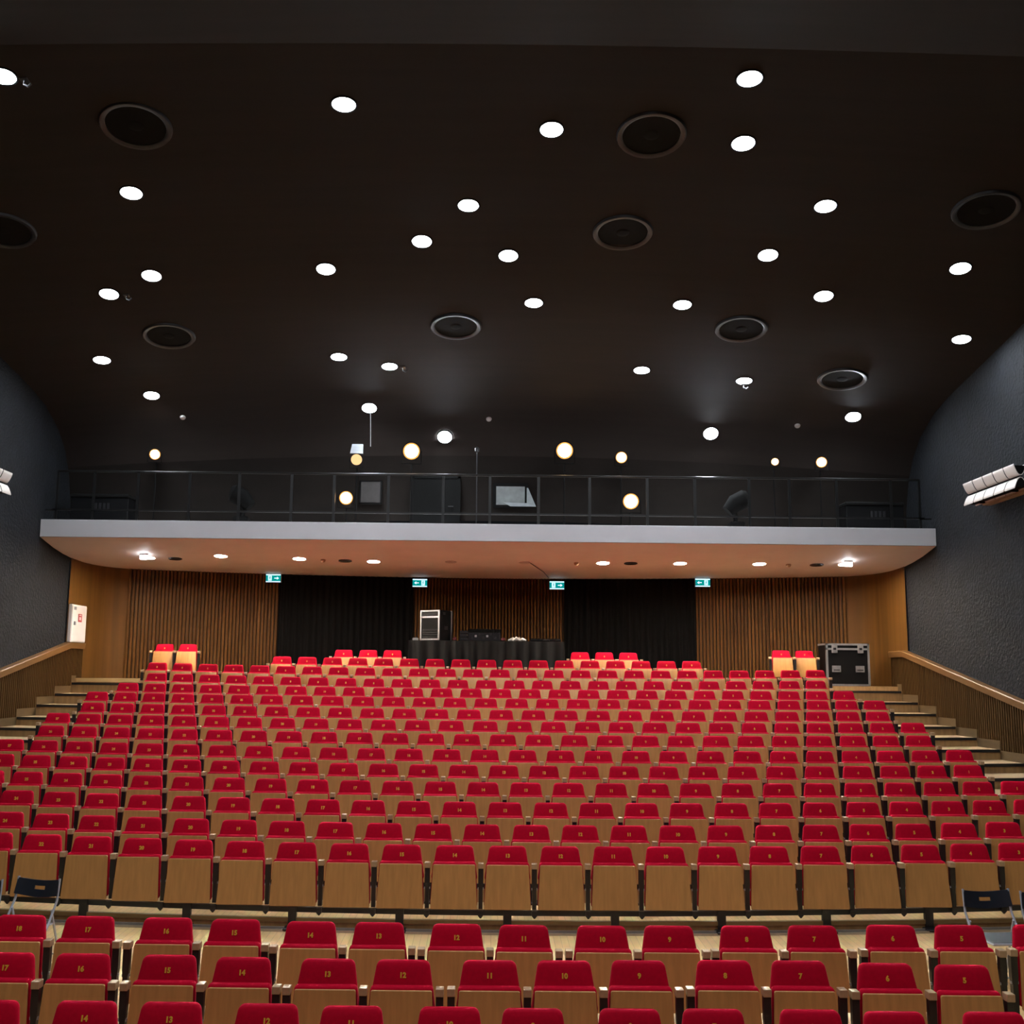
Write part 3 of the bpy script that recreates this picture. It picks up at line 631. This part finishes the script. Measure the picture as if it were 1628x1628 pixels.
# gold seat numbers
def number_mesh(n):
    c=bpy.data.curves.new('n','FONT'); c.body=str(n); c.size=.049; c.align_x='CENTER'; c.align_y='CENTER'; c.extrude=.0012; c.offset=.0024
    c.resolution_u=3
    o=bpy.data.objects.new('tmp',c); COL.objects.link(o); dg=bpy.context.evaluated_depsgraph_get(); dg.update()
    me=bpy.data.meshes.new_from_object(o.evaluated_get(dg)); bpy.data.objects.remove(o); bpy.data.curves.remove(c)
    me.materials.clear(); me.materials.append(M_gold)
    M=Matrix.Translation((0,.105-.0075+yb(.698),.698))@Matrix.Rotation(PI/2-LEAN,4,'X')
    me.transform(M); me.name='seat_number'; return me
ME_num={n:number_mesh(n) for n in range(1,28)}
def ORDR(r): return {1:'third',2:'second',3:'nearest'}.get(r) or ORD[r]
proto=None; protoparts={}
def seat(X,Y,Z,num,label,group,loose,arms,sx=1.0):
    t=bpy.data.objects.new('auditorium_seat',None); COL.objects.link(t); t.empty_display_size=.1
    t.location=(X,Y,Z); t.scale=(sx,1,1); tag(t,label,'seat',group)
    for nm,me in (('backrest',ME_back),('seat_cushion',ME_cush),('seat_panel',ME_panel),('seat_number',ME_num[num])):
        o=bpy.data.objects.new(nm,me); COL.objects.link(o); o.parent=t
    for ax in arms:
        for nm,me in (('armrest',ME_arm),('side_support',ME_supL if loose else ME_sup)):
            o=bpy.data.objects.new(nm,me); COL.objects.link(o); o.parent=t; o.location=(ax,0,0)
    return t
# loose linked pairs on the flat front floor: (seat X, Y, number)
R1=[(-3.743,18),(-3.185,17),(-2.55,16),(-1.999,15),(-1.385,14),(-.838,13),(-.218,12),(.318,11),(.94,10),(1.478,9),(2.096,8),(2.641,7),(3.282,6),(3.842,5),(4.485,4)]
R2=[(-3.472,17),(-2.92,16),(-2.289,15),(-1.742,14),(-1.123,13),(-.581,12),(.044,11),(.583,10),(1.126,9),(1.752,8),(2.298,7),(2.919,6),(3.467,5)]
R3=[(-3.213,15),(-2.579,14),(-2.028,13),(-1.398,12),(-.848,11),(-.217,10),(.322,9),(.949,8),(1.491,7),(2.124,6),(2.661,5),(3.308,4)]
Y1=[8.492,8.481,8.465,8.447,8.41,8.406,8.39,8.378,8.383,8.398,8.418,8.439,8.469,8.485,8.51]
Y2=[7.68,7.674,7.666,7.636,7.625,7.621,7.627,7.636,7.652,7.674,7.68,7.652,7.633]
Y3=[7.038,7.042,7.038,7.029,7.009,7.009,7.0,7.01,7.019,7.025,7.009,7.016]
for r,L,Ys,dy,dz in ((1,R1,Y1,0,.5176-.1*8.37-ARM),(2,R2,Y2,0,.4444-.1*7.63-ARM),(3,R3,Y3,-.165,.5054-.1*7.0-ARM-.148)):
    for i,((X,n),Y) in enumerate(zip(L,Ys)):
        z=dz+.1*Y
        gl=i>0 and X-L[i-1][0]<.585; gr=i+1<len(L) and L[i+1][0]-X<.585   # linked to its neighbour
        arms=[]
        hl=(X-L[i-1][0])/2 if gl else .272; hr=(L[i+1][0]-X)/2 if gr else .272
        if not gl: arms.append(-hl)
        arms.append(hr)
        seat(X,Y+dy,z,n,'red tip-up seat numbered %d in the %s row of loose linked pairs'%(n,ORDR(r)),'loose linked seats in the %s row'%ORDR(r),True,arms)
def px_of(X,Y,Z):
    th=math.atan((1075-850)/1628); c,s=math.cos(th),math.sin(th); zc=Y*c+(Z-2.64)*s
    return 776+1628*X/zc
far=[]
for r in range(4,18):
    N=ROWN[r]; p=ROWP[r]; first=True
    for k in range(N):
        X=(k+.5-N/2)*p+ROWX[r]; Y=rowY(r,X); Z=armZ(r,X)-ARM; q=px_of(X,Y,Z+.6)
        if not -34<q<1664: continue
        n=N-k; arms=[p/2]
        if k==0 or first: arms=[-p/2,p/2]
        first=False
        if r>=15: far.append((X,Y,Z,arms,0)); continue
        row='%s row of fixed seats'%ORD[r-3]
        lab='red tip-up seat numbered %d in the %s from the front'%(n,row) if r<9 else 'red tip-up seat, %s from the right-hand aisle in the %s'%(ORD[n],row)
        seat(X,Y,Z,n,lab,'fixed seats in the %s row'%ORD[r-3],False,arms)
# last row against the landing
for X in (-7.42,-6.86,-3.235,-2.675,-2.125,2.10,2.65,3.20,6.75,7.31):
    Y=23.06+BOW*X*X-(.0 if abs(X)<5 else .05); far.append((X,Y,2.405 if abs(X)<5 else LAND+.003,[-.28,.28],1))
mb=MB()
for X,Y,Z,arms,lo in far:
    M=Matrix.Translation((X,Y,Z))
    for me,mt,ax in [(ME_back,M_red,0),(ME_cush,M_red,0),(ME_panel,M_ply,0)]+[(ME_arm,M_arm,a) for a in arms]+[(ME_supL if lo else ME_sup,M_blk,a) for a in arms]+[(ME_num[8],M_gold,0)]:
        mb.use(mt); mb.add([v.co+Vector((ax,0,0)) for v in me.vertices],[tuple(f.vertices) for f in me.polygons],M)
o=link('distant_seats',mb.data('distant_seats',45)); tag(o,'red tip-up seats of the last four rows below the balcony','seats',kind='stuff')
# ------------------------------------------------------------------ steel beams that carry each fixed row
for r in range(4,18):
    N=ROWN[r]; p=ROWP[r]; hw=min(N/2*p,(5.75 if r==4 else 6.3 if r<6 else 7.6))
    t=thing('seat_row_rail','black steel rail on short legs carrying the %s row of fixed seats'%ORD[r-3],'seat rail',(0,0,0),group='rails under the fixed rows')
    rings=[]; n=28
    for i in range(n+1):
        X=-hw+2*hw*i/n; y=rowY(r,X); z=armZ(r,X)-ARM
        rings.append([(X,y+.0,z+.122),(X,y+.05,z+.122),(X,y+.05,z+.172),(X,y+.0,z+.172)])
    build('bar',MB().loft(rings),M_blk,t,0)
    if r==4:
        for k in range(N+1):
            X=(k-N/2)*p+ROWX[r]
            if abs(X)>hw: continue
            y=rowY(r,X); z=armZ(r,X)-ARM
            build('clamp',MB().loft([[(X-.027,y-.028,z+.174),(X+.027,y-.028,z+.174),(X+.027,y-.005,z+.174),(X-.027,y-.005,z+.174)],[(X-.027,y-.028,z+.125),(X+.027,y-.028,z+.125),(X+.027,y-.005,z+.125),(X-.027,y-.005,z+.125)],[(X-.006,y-.02,z+.098),(X+.006,y-.02,z+.098),(X+.006,y-.008,z+.098),(X-.006,y-.008,z+.098)]]),M_blk,t,0)
    for k in range(N):
        X=(k+.5-N/2)*p+ROWX[r]
        if (N-k)%2==0 or abs(X)>hw: continue
        y=rowY(r,X); z=armZ(r,X)-ARM; f=lerp(FL,y) if r==4 else tierZ(r,X)
        build('leg',MB().box(X-.042,X+.042,y-.02,y+.03,f,z+.178).bbox(X-.075,X+.075,y-.13,y+.035,f,f+.03,.008),M_blk,t,0)
# ------------------------------------------------------------------ folding chairs between the loose rows and the fixed rows
def folding_chair(X,Y,rz,label):
    z0=lerp(FL,Y)
    t=thing('folding_chair',label,'folding chair',(X,Y,z0),rz,group='navy folding chairs')
    n=16; o=[]
    def sy(x): return .05-.05*(x/.225)**2
    top=[(-.215+.43*i/n,.80-.022*math.sin(PI*i/n)) for i in range(n+1)]
    bot=[(-.225+.45*i/n,.665-.03*math.sin(PI*i/n)) for i in range(n+1)]
    mb=MB(); vs=[];fs=[]
    # back plate as a grid with a hand hole
    rows=9
    for k in range(rows+1):
        for i in range(n+1):
            a=k/rows; x=bot[i][0]*(1-a)+top[i][0]*a; z=bot[i][1]*(1-a)+top[i][1]*a
            vs.append((x,sy(x)+(z-.62)*.22,z))
    m=len(vs); vs+=[(x,y+.012,z) for x,y,z in vs]; w=n+1
    hole=lambda k,i:(k in (4,5)) and (n//2-2<=i<=n//2+1)
    for k in range(rows):
        for i in range(n):
            if hole(k,i): 
                continue
            a=k*w+i; fs+=[(a,a+1,a+w+1,a+w),(m+a+w,m+a+w+1,m+a+1,m+a)]
            for (dk,di,e) in ((-1,0,(a,a+1)),(1,0,(a+w+1,a+w)),(0,-1,(a+w,a)),(0,1,(a+1,a+w+1))):
                kk,ii=k+dk,i+di
                if kk<0 or kk>=rows or ii<0 or ii>=n or hole(kk,ii): fs.append((e[1],e[0],m+e[0],m+e[1]))
    mb.add(vs,fs); build('backrest',mb,M_blue,t,60)
    build('seat',MB().bbox(-.20,.20,-.36,-.0,.425,.445,.008),M_seatgrey,t)
    build('seat_rim',MB().tube([(-.205,0,.43),(-.205,-.37,.43),(.205,-.37,.43),(.205,0,.43)],.011,8),M_chr,t)
    for s in (-1,1):
        build('front_leg',MB().tube([(s*.215,.055,.81),(s*.218,.03,.62),(s*.222,-.08,.43),(s*.225,-.40,.0)],.011,8),M_chr,t)
        build('rear_leg',MB().tube([(s*.205,-.02,.55),(s*.205,.02,.43),(s*.21,.16,.0)],.010,8),M_chr,t)
    build('cross_bar',MB().tube([(-.222,-.30,.14),(.222,-.30,.14)],.008,8),M_chr,t); build('cross_bar',MB().tube([(-.207,.12,.14),(.207,.12,.14)],.008,8),M_chr,t)
folding_chair(-4.06,9.6,-.25,'navy folding chair with a hand hole behind the seats numbered 17 and 18'); folding_chair(-4.56,9.55,-.2,'navy folding chair cut off by the left photo edge')
folding_chair(4.535,9.55,.1,'navy folding chair with a hand hole behind the seat numbered 5'); folding_chair(5.03,9.5,.08,'navy folding chair cut off by the right photo edge')

# ------------------------------------------------------------------ lamps of the hall outside the frame (front ceiling field)
def area(name,loc,size,power,col,rot=(0,0,0)):
    l=bpy.data.lights.new(name,'AREA'); l.shape='DISK'; l.size=size; l.energy=power; l.color=col
    o=bpy.data.objects.new(name,l); COL.objects.link(o); o.location=loc; o.rotation_euler=rot; return o
for X,Y in [(-6,9.5),(-2.2,8.7),(1.6,9.8),(5.6,9.0),(-4.2,6.0),(0,6.2),(4.2,5.8),(-6.5,3.0),(-2,2.6),(2.3,3.1),(6.4,2.8),(0,0)]:
    area('front_downlight_lamp',(X,Y,ceilZ(X,Y)-.05),.34,95,(.95,.97,1.0))
# ------------------------------------------------------------------ camera
cam=bpy.data.cameras.new('camera'); co=bpy.data.objects.new('camera',cam); COL.objects.link(co)
cam.sensor_width=36; cam.lens=36.0; cam.shift_x=38/1628; cam.shift_y=36/1628; cam.clip_end=200
th=math.atan((1075-850)/1628)
Rm=Matrix.Rotation(PI/2+th,4,'X')@Matrix.Rotation(.0105,4,'Z')
co.matrix_world=Matrix.Translation((0,0,2.64))@Rm
sc.camera=co
